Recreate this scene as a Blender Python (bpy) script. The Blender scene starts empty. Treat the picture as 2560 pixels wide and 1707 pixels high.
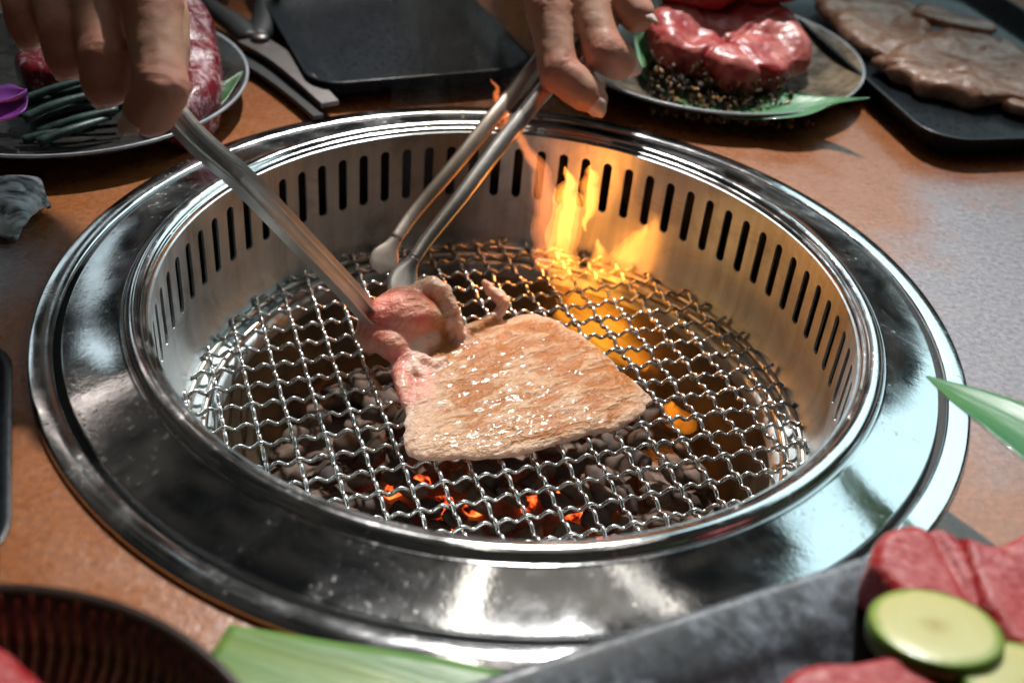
import bpy, bmesh, math, random
import numpy as np
from mathutils import Vector, Matrix, noise, Euler

sc = bpy.context.scene
COL = sc.collection
R = math.radians

# ------------------------------------------------------------------ camera
cam_data = bpy.data.cameras.new('camera')
cam = bpy.data.objects.new('camera', cam_data)
COL.objects.link(cam)
sc.camera = cam
cam_data.sensor_width = 36.0
cam_data.lens = 39.516
cam_data.clip_start = 0.01
cam_data.clip_end = 50.0
_r = Vector((0.99561, 0.04963, 0.07935)); _u = Vector((-0.09334, 0.58862, 0.80300)); _f = Vector((0.00685, 0.80689, -0.59067))
m = Matrix.Identity(4)
for i in range(3):
    m[i][0], m[i][1], m[i][2] = _r[i], _u[i], -_f[i]
m.translation = Vector((0.0, -0.35076, 0.23985))
cam.matrix_world = m
cam_data.dof.use_dof = True
cam_data.dof.focus_distance = 0.425
cam_data.dof.aperture_fstop = 8.0

# ------------------------------------------------------------------ world: the dim room around the table
w = bpy.data.worlds.new('World'); sc.world = w; w.use_nodes = True
nt = w.node_tree; nt.nodes.clear()
out = nt.nodes.new('ShaderNodeOutputWorld'); bg = nt.nodes.new('ShaderNodeBackground')
tc = nt.nodes.new('ShaderNodeTexCoord'); nz = nt.nodes.new('ShaderNodeTexNoise'); cr = nt.nodes.new('ShaderNodeValToRGB')
nz.inputs['Scale'].default_value = 7.5; nz.inputs['Detail'].default_value = 5; nz.inputs['Roughness'].default_value = .62
cr.color_ramp.elements[0].position = .46; cr.color_ramp.elements[0].color = (.004, .005, .006, 1)
cr.color_ramp.elements[1].position = .78; cr.color_ramp.elements[1].color = (.11, .10, .08, 1)
nt.links.new(tc.outputs['Generated'], nz.inputs['Vector']); nt.links.new(nz.outputs['Fac'], cr.inputs['Fac'])
nt.links.new(cr.outputs['Color'], bg.inputs['Color']); nt.links.new(bg.outputs[0], out.inputs[0])
bg.inputs['Strength'].default_value = 1.0

# ------------------------------------------------------------------ lamps and windows of the room
def aim(o, target):
    d = Vector(target) - o.location
    o.rotation_euler = d.to_track_quat('-Z', 'Y').to_euler()
def polar(az, el, dist):      # az: degrees right of +y
    a, e = R(az), R(el)
    return (dist*math.sin(a)*math.cos(e), dist*math.cos(a)*math.cos(e), dist*math.sin(e))
def spot(name, loc, target, power, col, ang, blend, rad):
    l = bpy.data.lights.new(name, 'SPOT'); l.energy = power; l.color = col
    l.spot_size = R(ang); l.spot_blend = blend; l.shadow_soft_size = rad
    o = bpy.data.objects.new(name, l); COL.objects.link(o); o.location = loc; aim(o, target); return o
def area(name, loc, target, power, col, sx, sy, shape='RECTANGLE'):
    l = bpy.data.lights.new(name, 'AREA'); l.energy = power; l.color = col; l.shape = shape; l.size = sx; l.size_y = sy
    o = bpy.data.objects.new(name, l); COL.objects.link(o); o.location = loc; aim(o, target); return o
spot('key_lamp', polar(4, 55, 2.2), (.03, .005, 0), 330, (1.0, .98, .95), 19, 1.0, .035)
area('window_light', polar(43, 38, 2.4), (0, 0, 0), 15, (.64, .92, .97), 2.15, 1.2)
for (az, el, sx, sy, pw) in ((-37.5, 22, .48, .30, .42), (-49, 28, .36, .20, .30), (-24.5, 32, .15, .20, .10), (-21, 47.5, .26, .14, .07)):
    area('far_window_light', polar(az, el, 2.5), (0, 0, 0), pw, (.76, .93, 1.0), sx, sy)
def long_lamp(name, a, b, wid, power, col):       # lamp stretched from a to b so the steel mirrors a streak
    a, b = Vector(a), Vector(b); o = area(name, (a+b)/2, (0, 0, 0), power, col, wid, (b-a).length)
    z = -(Vector((0, 0, 0))-o.location).normalized(); y = (b-a).normalized(); x = y.cross(z).normalized(); y = z.cross(x)
    o.rotation_euler = Matrix((x, y, z)).transposed().to_euler(); return o
area('ceiling_panel', (.28, .10, 2.0), (.28, .10, 0), .55, (1.0, .92, .80), .60, 1.2)
long_lamp('streak_lamp', (-.05, .75, 1.9), (.0, -.55, 1.9), .045, 1.5, (1.0, .92, .80))
long_lamp('streak_lamp', (.62, .70, 1.9), (.66, -.40, 1.9), .030, .6, (1.0, .93, .82))
long_lamp('streak_lamp', polar(-62, 30, 2.0), polar(-36, 41, 2.0), .022, .35, (1.0, .86, .78))

sc.view_settings.view_transform = 'Standard'
sc.view_settings.look = 'None'
sc.view_settings.exposure = 0.0
sc.view_settings.gamma = 1.0
sc.view_settings.use_curve_mapping = False
sc.render.engine = 'CYCLES'
sc.cycles.use_denoising = True
sc.cycles.use_adaptive_sampling = True
sc.cycles.adaptive_threshold = .03
sc.cycles.max_bounces = 8
sc.cycles.glossy_bounces = 5
sc.cycles.transparent_max_bounces = 8
sc.cycles.volume_bounces = 0
sc.cycles.volume_step_rate = 4.0
sc.cycles.volume_max_steps = 64
sc.cycles.sample_clamp_indirect = 6.0

rnd = random.Random(7)

# ------------------------------------------------------------------ helpers (millimetres in, metres out)
def link(o, parent=None):
    COL.objects.link(o)
    if parent is not None: o.parent = parent
    return o
def mesh_from(name, verts, faces, smooth=True):
    me = bpy.data.meshes.new(name)
    me.from_pydata([(v[0]*.001, v[1]*.001, v[2]*.001) for v in verts], [], [tuple(f) for f in faces])
    me.update()
    if smooth: me.polygons.foreach_set('use_smooth', [True]*len(me.polygons))
    return me
def obj(name, verts, faces, mat, parent=None, smooth=True):
    me = mesh_from(name, verts, faces, smooth)
    me.materials.append(mat)
    return link(bpy.data.objects.new(name, me), parent)
def tag(o, label=None, cat=None, group=None, kind=None):
    if label: o['label'] = label
    if cat: o['category'] = cat
    if group: o['group'] = group
    if kind: o['kind'] = kind
    return o
def thing(name, label, cat, loc=(0, 0, 0), group=None):
    o = bpy.data.objects.new(name, None); COL.objects.link(o)
    o.location = Vector(loc)*.001; o.empty_display_size = .01
    return tag(o, label, cat, group)
def keep(o, parent):   # parent without moving: the parent is an unrotated empty
    o.parent = parent; o.location = o.location - parent.location; return o
def lathe(name, prof, mat, parent=None, seg=192, centre=(0, 0), closed=False):
    v = []; f = []; n = len(prof)
    for k in range(seg):
        a = 2*math.pi*k/seg; c, s = math.cos(a), math.sin(a)
        for (r, z) in prof: v.append((centre[0]+r*c, centre[1]+r*s, z))
    for k in range(seg):
        k2 = (k+1) % seg
        for i in range(n if closed else n-1):
            j = (i+1) % n
            f.append((k*n+i, k2*n+i, k2*n+j, k*n+j))
    return obj(name, v, f, mat, parent)
def crom(P, n):
    P = [np.array(p, float) for p in P]; Q = [2*P[0]-P[1]]+P+[2*P[-1]-P[-2]]; out = []
    for i in range(len(P)-1):
        a, b, c, d = Q[i:i+4]
        for k in range(n):
            t = k/n
            out.append(.5*((2*b)+(c-a)*t+(2*a-5*b+4*c-d)*t*t+(3*b-a-3*c+d)*t**3))
    out.append(P[-1]); return np.array(out)
def unit(v):
    v = np.array(v, float); n = np.linalg.norm(v); return v/n if n > 1e-9 else v
def sweep(name, path, section, mat, parent=None, up=(0, 0, 1), cap=True, smooth=True):
    """section(i, t) -> list of (a, b): a across, b along the normal side"""
    path = np.array(path, float); n = len(path); v = []; f = []; m_ = None
    for i in range(n):
        t = unit(path[min(i+1, n-1)]-path[max(i-1, 0)])
        a = unit(np.cross(t, up)); b = np.cross(a, t)
        s = section(i, i/(n-1)); m_ = len(s)
        for (x, y) in s: v.append(path[i]+a*x+b*y)
    for i in range(n-1):
        for k in range(m_):
            l = (k+1) % m_
            f.append((i*m_+k, i*m_+l, (i+1)*m_+l, (i+1)*m_+k))
    if cap:
        f.append(tuple(range(m_))[::-1]); f.append(tuple((n-1)*m_+k for k in range(m_)))
    return obj(name, v, f, mat, parent, smooth)
def ell(w, h, n=12):
    return [(w*math.cos(2*math.pi*k/n), h*math.sin(2*math.pi*k/n)) for k in range(n)]
def rrect(hx, hy, r, n=6):
    P = []
    for (cx, cy, a0) in ((hx-r, hy-r, 0), (-hx+r, hy-r, 90), (-hx+r, -hy+r, 180), (hx-r, -hy+r, 270)):
        for k in range(n+1):
            a = R(a0+90*k/n); P.append((cx+r*math.cos(a), cy+r*math.sin(a)))
    return P
def loft(name, loops, mat, parent=None, cap0=True, cap1=True, smooth=True):
    v = []; f = []; n = len(loops[0])
    for L in loops: v += list(L)
    for i in range(len(loops)-1):
        for k in range(n):
            l = (k+1) % n
            f.append((i*n+k, i*n+l, (i+1)*n+l, (i+1)*n+k))
    if cap0: f.append(tuple(range(n))[::-1])
    if cap1: f.append(tuple((len(loops)-1)*n+k for k in range(n)))
    return obj(name, v, f, mat, parent, smooth)
_ico = {}
def ico(sub):
    if sub not in _ico:
        b = bmesh.new(); bmesh.ops.create_icosphere(b, subdivisions=sub, radius=1.0)
        b.verts.ensure_lookup_table()
        _ico[sub] = (np.array([v.co[:] for v in b.verts]), [tuple(x.index for x in f.verts) for f in b.faces]); b.free()
    return _ico[sub]
class Soup:
    def __init__(s): s.v = []; s.f = []; s.n = 0
    def add(s, V, F):
        s.v.append(np.array(V, float)); s.f += [tuple(i+s.n for i in q) for q in F]; s.n += len(V)
    def ball(s, c, r, rot=None, sub=2):
        V, F = ico(sub); r = np.array(r if hasattr(r, '__len__') else (r, r, r), float)
        P = V*r
        if rot is not None: P = P@np.array(rot.to_matrix()).T
        s.add(P+np.array(c, float), F)
    def chain(s, pts, rad, flat=1.0, step=.28):
        pts = [np.array(p, float) for p in pts]
        for (p, q, a, b) in zip(pts, pts[1:], rad, rad[1:]):
            n = max(2, int(np.linalg.norm(q-p)/(min(a, b)*step)))
            for k in range(n+1):
                t = k/n; r = a+(b-a)*t
                s.ball(p+(q-p)*t, (r, r, r*flat))
    def verts(s): return np.concatenate(s.v)
def organic(name, soup, voxel, mat, parent=None, smooth_it=6, shape=None, attrs=None):
    """voxel-remesh the soup into ONE continuous skin, then displace it: shape(P, N) -> P"""
    me = mesh_from(name, soup.verts(), soup.f)
    o = bpy.data.objects.new(name, me); COL.objects.link(o)
    md = o.modifiers.new('remesh', 'REMESH'); md.mode = 'VOXEL'; md.voxel_size = voxel*.001; md.use_smooth_shade = True
    if smooth_it:
        ms = o.modifiers.new('smooth', 'SMOOTH'); ms.factor = .5; ms.iterations = smooth_it
    dg = bpy.context.evaluated_depsgraph_get()
    me2 = bpy.data.meshes.new_from_object(o.evaluated_get(dg))
    o.modifiers.clear(); o.data = me2; bpy.data.meshes.remove(me); me2.name = name
    me2.materials.clear(); me2.materials.append(mat)
    n = len(me2.vertices)
    P = np.zeros(n*3); me2.vertices.foreach_get('co', P); P = P.reshape(-1, 3)*1000
    N = np.zeros(n*3); me2.vertex_normals.foreach_get('vector', N); N = N.reshape(-1, 3)
    if shape is not None:
        P = shape(P, N); me2.vertices.foreach_set('co', (P*.001).ravel()); me2.update()
    if attrs is not None:
        for k, val in attrs(P, N).items():
            a = me2.attributes.new(k, 'FLOAT', 'POINT'); a.data.foreach_set('value', np.asarray(val, np.float32))
    me2.polygons.foreach_set('use_smooth', [True]*len(me2.polygons))
    if parent is not None: o.parent = parent
    return o
def nz1(P, s, off=0.0):
    return np.array([noise.noise((p[0]*s+off, p[1]*s+off*.7, p[2]*s-off)) for p in P])
def sstep(a, b, x):
    t = np.clip((x-a)/(b-a), 0, 1); return t*t*(3-2*t)

# ------------------------------------------------------------------ materials
class NT:
    def __init__(s, name):
        s.m = bpy.data.materials.new(name); s.m.use_nodes = True; s.t = s.m.node_tree
        s.b = s.t.nodes['Principled BSDF']; s.o = s.t.nodes['Material Output']
    def n(s, typ, **kw):
        k = s.t.nodes.new(typ)
        for a, b in kw.items():
            if a in k.inputs.keys() if hasattr(k.inputs, 'keys') else False: k.inputs[a].default_value = b
            else: setattr(k, a, b)
        return k
    def l(s, a, b): s.t.links.new(a, b); return s
    def set(s, **kw):
        names = dict(base='Base Color', rough='Roughness', metal='Metallic', sss='Subsurface Weight', sssr='Subsurface Radius', ssss='Subsurface Scale',
                     coat='Coat Weight', coatr='Coat Roughness', spec='Specular IOR Level', aniso='Anisotropic', emit='Emission Color', es='Emission Strength', trans='Transmission Weight', alpha='Alpha', sheen='Sheen Weight')
        for a, b in kw.items():
            if a in ('base', 'emit') and len(b) == 3: b = (*b, 1)
            s.b.inputs[names[a]].default_value = b
        return s
    def coords(s, scale=(1, 1, 1), rot=(0, 0, 0), kind='Object'):
        c = s.n('ShaderNodeTexCoord'); mp = s.n('ShaderNodeMapping'); sock = c.outputs[kind]
        if any(rot):
            m0 = s.n('ShaderNodeMapping'); m0.inputs['Rotation'].default_value = rot; s.l(sock, m0.inputs['Vector']); sock = m0.outputs[0]
        mp.inputs['Scale'].default_value = scale; s.l(sock, mp.inputs['Vector']); return mp.outputs[0]
    def noise(s, vec, scale, detail=4, rough=.55, dist=0.0):
        k = s.n('ShaderNodeTexNoise'); k.inputs['Scale'].default_value = scale; k.inputs['Detail'].default_value = detail
        k.inputs['Roughness'].default_value = rough; k.inputs['Distortion'].default_value = dist
        if vec is not None: s.l(vec, k.inputs['Vector'])
        return k.outputs['Fac']
    def ramp(s, fac, stops):
        k = s.n('ShaderNodeValToRGB'); e = k.color_ramp.elements
        while len(e) < len(stops): e.new(.5)
        for el, (p, c) in zip(e, stops):
            el.position = p; el.color = (*c, 1) if hasattr(c, '__len__') else (c, c, c, 1)
        s.l(fac, k.inputs['Fac']); return k.outputs['Color']
    def mix(s, fac, a, b):
        k = s.n('ShaderNodeMix'); k.data_type = 'RGBA'
        for (x, i) in ((fac, 0), (a, 6), (b, 7)):
            if hasattr(x, 'is_linked'): s.l(x, k.inputs[i])
            elif i == 0: k.inputs[0].default_value = x
            else: k.inputs[i].default_value = (*x, 1)
        return k.outputs[2]
    def math(s, op, a, b=None):
        k = s.n('ShaderNodeMath'); k.operation = op
        for (x, i) in ((a, 0), (b, 1)):
            if x is None: continue
            if hasattr(x, 'is_linked'): s.l(x, k.inputs[i])
            else: k.inputs[i].default_value = x
        return k.outputs[0]
    def bump(s, h, strength=.3, dist=.001):
        k = s.n('ShaderNodeBump'); k.inputs['Strength'].default_value = strength; k.inputs['Distance'].default_value = dist
        prev = s.b.inputs['Normal']
        if prev.is_linked: s.l(prev.links[0].from_socket, k.inputs['Normal'])
        s.l(h, k.inputs['Height']); s.l(k.outputs[0], s.b.inputs['Normal']); return s
    def attr(s, name):
        k = s.n('ShaderNodeAttribute'); k.attribute_name = name; return k.outputs['Fac']
    def base(s, sock): s.l(sock, s.b.inputs['Base Color']); return s
    def rough(s, sock): s.l(sock, s.b.inputs['Roughness']); return s

def plain(name, base, rough=.5, metal=0.0, nscale=40, var=.25, bump=.15, bscale=300, bd=.0004, **kw):
    t = NT(name).set(rough=rough, metal=metal, **kw); v = t.coords()
    lo = tuple(c*(1-var) for c in base); hi = tuple(min(1, c*(1+var)) for c in base)
    t.base(t.ramp(t.noise(v, nscale, 5), [(.3, lo), (.7, hi)]))
    if bump: t.bump(t.noise(v, bscale, 4), bump, bd)
    return t

def mk_table():
    t = NT('table_laminate').set(spec=1.0); v = t.coords()
    big = t.noise(v, 9, 6, .6); fine = t.noise(v, 420, 3, .6); mid = t.noise(v, 60, 5, .6)
    c1 = t.ramp(big, [(.3, (.225, .066, .016)), (.7, (.33, .108, .028))])
    c2 = t.ramp(fine, [(.35, (.15, .044, .012)), (.65, (.40, .140, .042))])
    rust = t.mix(.42, c1, c2); sheen_shade = t.ramp(fine, [(.32, (.145, .115, .125)), (.68, (.29, .245, .265))])
    def patch(cx, cy, rx, ry, a, b):        # soft grey areas: window sheen and hand shade painted into the colour
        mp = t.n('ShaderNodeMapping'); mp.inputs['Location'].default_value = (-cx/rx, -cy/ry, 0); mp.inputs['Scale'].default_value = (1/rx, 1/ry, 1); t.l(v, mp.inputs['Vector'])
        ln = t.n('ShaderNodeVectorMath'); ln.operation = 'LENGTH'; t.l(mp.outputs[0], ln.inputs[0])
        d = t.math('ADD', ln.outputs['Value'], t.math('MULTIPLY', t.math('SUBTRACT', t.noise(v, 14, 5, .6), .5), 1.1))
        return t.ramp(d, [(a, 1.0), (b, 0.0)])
    rust = t.mix(patch(.250, .010, .115, .165, .62, 1.0), rust, sheen_shade)  # window sheen on the right, put into the base colour
    rust = t.mix(patch(-.215, -.010, .060, .045, .5, 1.0), rust, sheen_shade)  # shade of the hand on the left, put into the base colour
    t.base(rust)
    t.rough(t.ramp(mid, [(.3, .22), (.7, .34)]))
    t.bump(t.noise(v, 230, 5, .65), .40, .0006).bump(fine, .22, .0003)
    return t.m
def radial_vec(t, around, along):   # (angle, z) coordinates for turned steel
    c = t.n('ShaderNodeTexCoord'); g = t.n('ShaderNodeTexGradient'); g.gradient_type = 'RADIAL'; t.l(c.outputs['Object'], g.inputs[0])
    sx = t.n('ShaderNodeSeparateXYZ'); t.l(c.outputs['Object'], sx.inputs[0])
    ln = t.n('ShaderNodeVectorMath'); ln.operation = 'LENGTH'; t.l(c.outputs['Object'], ln.inputs[0])
    cb = t.n('ShaderNodeCombineXYZ')
    t.l(t.math('MULTIPLY', g.outputs['Fac'], around), cb.inputs[0])
    t.l(t.math('MULTIPLY', sx.outputs[2], along), cb.inputs[1])
    t.l(t.math('MULTIPLY', ln.outputs['Value'], along), cb.inputs[2])
    return cb.outputs[0]
def mk_chrome(name, col=(.74, .75, .76), r0=.05, r1=.20, speck=.25, aniso=.0):
    t = NT(name).set(metal=1.0, base=col, aniso=aniso); v = t.coords()
    smear = t.noise(v, 26, 6, .65, 1.2); fine = t.noise(v, 900, 2, .6)
    spots = t.ramp(t.math('ADD', t.math('MULTIPLY', t.noise(v, 420, 3, .6), .65), t.math('MULTIPLY', smear, .35)), [(.585, 0.0), (.68, .8)])
    t.base(t.mix(spots, col, tuple(c*.5*k for c, k in zip(col, (1.15, .95, .7)))))
    t.rough(t.math('ADD', t.ramp(smear, [(.42, r0), (.74, r1)]), t.math('MULTIPLY', spots, .22)))
    brush = t.noise(radial_vec(t, 30, 2500), 1.0, 2)
    t.bump(brush, .05, .0002).bump(fine, speck*.3, .00008)
    t.bump(t.noise(v, 160, 4, .7), speck, .00012)
    if aniso:
        tg = t.n('ShaderNodeTangent'); tg.direction_type = 'RADIAL'; tg.axis = 'Z'; t.l(tg.outputs[0], t.b.inputs['Tangent']); t.b.inputs['Anisotropic Rotation'].default_value = .25
    return t.m
def mk_brushed():
    t = NT('brushed_steel').set(metal=1.0, aniso=.85); v = t.coords()
    brush = t.noise(radial_vec(t, 14, 5200), 1.0, 3, .6); stain = t.noise(v, 34, 6, .65, .8); big = t.noise(v, 14, 4)
    streak = t.noise(radial_vec(t, 170, 9), 1.0, 4, .6)
    c0 = t.mix(t.ramp(streak, [(.40, 0.0), (.68, .45)]), (.45, .505, .53), (.26, .28, .285))
    t.base(t.mix(t.ramp(stain, [(.48, 0.0), (.72, .75)]), c0, (.19, .195, .195)))
    t.rough(t.ramp(brush, [(.3, .34), (.7, .48)]))
    t.b.inputs['Anisotropic Rotation'].default_value = .25
    t.bump(brush, .18, .0003).bump(big, .30, .0016)
    tg = t.n('ShaderNodeTangent'); tg.direction_type = 'RADIAL'; tg.axis = 'Z'; t.l(tg.outputs[0], t.b.inputs['Tangent'])
    return t.m
def mk_wire():
    t = NT('wire_steel').set(metal=1.0); v = t.coords()
    s1 = t.noise(v, 70, 5, .6); s2 = t.noise(v, 330, 3, .6)
    c = t.mix(t.ramp(s1, [(.5, 0.0), (.78, .55)]), (.74, .74, .72), (.30, .21, .13))
    t.base(t.mix(t.ramp(s2, [(.62, 0.0), (.8, .5)]), c, (.12, .075, .05)))
    t.rough(t.ramp(s2, [(.3, .16), (.75, .40)])); t.bump(s2, .25, .0002)
    return t.m
def mk_bowl_iron():
    t = NT('scorched_iron').set(metal=.5, rough=.6); v = t.coords()
    t.base(t.ramp(t.noise(v, 22, 6, .65), [(.3, (.05, .04, .03)), (.55, (.15, .115, .07)), (.8, (.24, .17, .10))]))
    t.bump(t.noise(v, 120, 5), .4, .0006); return t.m
def mk_coal():
    t = NT('charcoal').set(rough=.72); v = t.coords()
    info = t.n('ShaderNodeObjectInfo')
    ash = t.ramp(t.math('ADD', t.noise(v, 120, 5, .7), t.math('MULTIPLY', info.outputs['Random'], .25)), [(.42, (.028, .022, .020)), (.60, (.092, .056, .038)), (.85, (.20, .135, .095))])
    t.base(ash); t.bump(t.noise(v, 340, 4), .5, .0006); return t.m
def mk_ember():
    t = NT('glowing_ember').set(rough=.9, base=(.08, .02, .01)); v = t.coords()
    g = t.noise(v, 150, 4, .6)
    t.l(t.ramp(g, [(.40, (.10, .008, .0)), (.52, (1.0, .10, .02)), (.72, (1.0, .33, .07))]), t.b.inputs['Emission Color'])
    t.l(t.ramp(g, [(.40, .0), (.55, .9), (.7, 1.0)]), t.b.inputs['Emission Strength'])
    k = t.math('MULTIPLY', t.b.inputs['Emission Strength'].links[0].from_socket, 2.6); t.l(k, t.b.inputs['Emission Strength'])
    return t.m
def mk_meat():
    t = NT('grilled_meat').set(sssr=(1.0, .42, .26), ssss=.007, coat=.12, coatr=.14, spec=.45)
    v = t.coords((1, 1, 1)); st = t.coords((1.0, 2.7, 1.0), (0, 0, R(-34)))
    n1 = t.noise(st, 92, 4, .58, .7); n2 = t.noise(st, 260, 4, .62, .3); n3 = t.noise(v, 55, 4, .6)
    sear = t.attr('sear'); raw = t.attr('raw'); fat = t.attr('fat')
    t.l(t.math('ADD', t.math('MULTIPLY', t.math('MAXIMUM', raw, fat), .62), .06), t.b.inputs['Subsurface Weight'])
    pale = t.mix(t.ramp(n2, [(.38, 0.0), (.66, 1.0)]), (.48, .245, .108), (.62, .385, .235))
    brown = t.ramp(t.math('ADD', t.math('MULTIPLY', n1, .72), t.math('MULTIPLY', sear, .30)), [(.480, 0.0), (.540, .80), (.64, 1.0)])
    c = t.mix(brown, pale, (.39, .125, .020))
    c = t.mix(t.ramp(t.noise(v, 140, 3, .6), [(.68, 0.0), (.75, .75)]), c, (.16, .030, .010))
    redc = t.mix(t.ramp(n3, [(.35, 0.0), (.65, 1.0)]), (.70, .135, .105), (.80, .36, .27))
    c = t.mix(raw, c, redc)
    c = t.mix(fat, c, (.78, .55, .44))
    t.base(c)
    t.rough(t.ramp(n2, [(.3, .24), (.7, .40)]))
    t.bump(t.math('SUBTRACT', 1.0, n1), .8, .0030).bump(n2, .5, .0012).bump(t.noise(v, 420, 4, .65), .75, .0011).bump(t.noise(v, 1100, 2), .35, .0003)
    return t.m
def mk_raw(name, red=(.46, .035, .035), fatc=(.72, .42, .38), lo=.45, hi=.68, sc_=(70, 170), rough=.30, coat=.25, rot=20, var=(.30, .02, .02)):
    t = NT(name).set(sss=.12, sssr=(.9, .25, .18), ssss=.003, coat=coat*(.3 if coat < .5 else 1.0), coatr=.2, rough=rough*.85, spec=.35)
    v = t.coords(); st = t.coords((1.0, 2.4, 1.4), (0, 0, R(rot)))
    a = t.noise(st, sc_[0], 6, .68, .9); b = t.noise(v, sc_[1], 5, .65, .5); d = t.noise(v, 22, 3)
    muscle = t.mix(t.ramp(d, [(.35, 0.0), (.65, 1.0)]), red, var)
    marb = t.ramp(t.math('ADD', t.math('MULTIPLY', a, .6), t.math('MULTIPLY', b, .4)), [(lo, 0.0), (hi, .85)])
    t.base(t.mix(marb, muscle, fatc))
    t.bump(a, .35, .0012).bump(b, .55, .0009).bump(t.noise(v, 600, 3), .35, .0005)
    return t.m
def mk_skin():
    t = NT('skin').set(sss=.12, sssr=(1.0, .35, .2), ssss=.003, rough=.46, spec=.45); v = t.coords()
    n1 = t.noise(v, 40, 5, .6); n2 = t.noise(v, 12, 3)
    red = t.attr('flush')
    c = t.mix(t.ramp(n1, [(.35, 0.0), (.68, 1.0)]), (.42, .225, .142), (.52, .310, .212))
    c = t.mix(t.ramp(n2, [(.4, 0.0), (.7, .45)]), c, (.42, .185, .125))
    c = t.mix(t.math('MULTIPLY', red, .55), c, (.50, .165, .12))
    t.base(c)
    vo = t.n('ShaderNodeTexVoronoi'); vo.feature = 'DISTANCE_TO_EDGE'; vo.inputs['Scale'].default_value = 950; t.l(v, vo.inputs['Vector'])
    t.bump(t.ramp(vo.outputs['Distance'], [(.0, 0.0), (.12, 1.0)]), .22, .00025).bump(t.noise(v, 260, 4), .18, .0004)
    return t.m
def mk_leaf(name, rot, a=(.035, .16, .055), b=(.13, .24, .04), vein=(.30, .36, .08)):
    t = NT(name).set(rough=.38, coat=.1, sss=.08, ssss=.002, sssr=(.3, .8, .2)); v = t.coords((1, 1, 1), (0, 0, R(rot)))
    sx = t.n('ShaderNodeSeparateXYZ'); t.l(v, sx.inputs[0])
    cb = t.n('ShaderNodeCombineXYZ'); t.l(t.math('MULTIPLY', sx.outputs[0], .06), cb.inputs[0]); t.l(sx.outputs[1], cb.inputs[1])
    s = t.noise(cb.outputs[0], 420, 4, .6); g = t.noise(cb.outputs[0], 45, 3)
    c = t.mix(t.ramp(g, [(.35, 0.0), (.68, 1.0)]), a, b)
    t.base(t.mix(t.ramp(s, [(.55, 0.0), (.75, .6)]), c, vein)); t.bump(s, .5, .0006); return t.m
def mk_glaze(name, stops, scale=32, rough=(.22, .5), bump=.3, spec=.5):
    t = NT(name).set(spec=spec); v = t.coords()
    a = t.noise(v, scale, 7, .68, .4); b = t.noise(v, scale*6, 4)
    t.base(t.ramp(t.math('ADD', t.math('MULTIPLY', a, .75), t.math('MULTIPLY', b, .25)), stops))
    t.rough(t.ramp(b, [(.3, rough[0]), (.7, rough[1])])); t.bump(a, bump, .0006).bump(b, .2, .0003); return t.m
def mk_flame(name, strength, c0, c1, scale):
    t = NT(name); t.t.nodes.remove(t.b); v = t.coords((1, 1, .35))
    e = t.n('ShaderNodeEmission'); n = t.noise(v, scale, 3, .6, .8)
    t.l(t.ramp(n, [(.35, c0), (.62, c1)]), e.inputs['Color'])
    t.l(t.math('MULTIPLY', t.ramp(n, [(.30, .05), (.50, .45), (.68, 1.0)]), strength), e.inputs['Strength'])
    t.l(e.outputs[0], t.o.inputs['Volume']); return t.m
def mk_smoke():
    t = NT('smoke'); t.t.nodes.remove(t.b); v = t.coords((1, 1, .5))
    p = t.n('ShaderNodeVolumeScatter'); p.inputs['Color'].default_value = (.8, .86, .95, 1); p.inputs['Anisotropy'].default_value = .35
    n = t.noise(v, 38, 5, .65, 1.0)
    t.l(t.math('MULTIPLY', t.ramp(n, [(.48, 0.0), (.78, 1.0)]), 1.5), p.inputs['Density'])
    t.l(p.outputs[0], t.o.inputs['Volume']); return t.m

M = dict(
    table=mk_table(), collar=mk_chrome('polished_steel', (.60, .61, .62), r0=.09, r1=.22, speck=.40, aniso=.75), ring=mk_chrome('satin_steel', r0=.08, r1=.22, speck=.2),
    bead=mk_chrome('rim_steel', r0=.08, r1=.24, speck=.15), wall=mk_brushed(), wire=mk_wire(), iron=mk_bowl_iron(), coal=mk_coal(), ember=mk_ember(),
    meat=mk_meat(), skin=mk_skin(), rod=plain('rod_steel', (.66, .63, .58), .30, 1.0, 50, .2, .2, 300).m,
    tong=plain('tong_steel', (.68, .67, .66), .30, 1.0, 60, .12, .15, 500).m,
    tongd=plain('tong_steel_dull', (.55, .48, .43), .42, 1.0, 60, .15, .15, 500).m,
    nail=plain('fingernail', (.64, .46, .39), .28, 0, 60, .08, .05, 400, coat=.2).m,
    black=plain('black_melamine', (.010, .012, .016), .30, 0, 60, .3, .3, 700, .0003).m,
    blackm=plain('black_matte', (.012, .012, .013), .5, 0, 60, .3, .2, 500).m,
    gap=plain('black_rubber', (.008, .008, .008), .7, 0, 60, .2, .1).m,
)

# ================================================================== SETTING: table
def build_table():
    v = []; f = []; seg = 128
    rad = [(164.0, -40), (164.0, 0), (172, 0), (260, 0), (600, 0), (1600, 0)]
    for k in range(seg):
        a = 2*math.pi*k/seg
        for (r, z) in rad: v.append((r*math.cos(a), r*math.sin(a), z))
    n = len(rad)
    for k in range(seg):
        k2 = (k+1) % seg
        for i in range(n-1): f.append((k*n+i, k*n+i+1, k2*n+i+1, k2*n+i))
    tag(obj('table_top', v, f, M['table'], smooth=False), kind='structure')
build_table()

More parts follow.
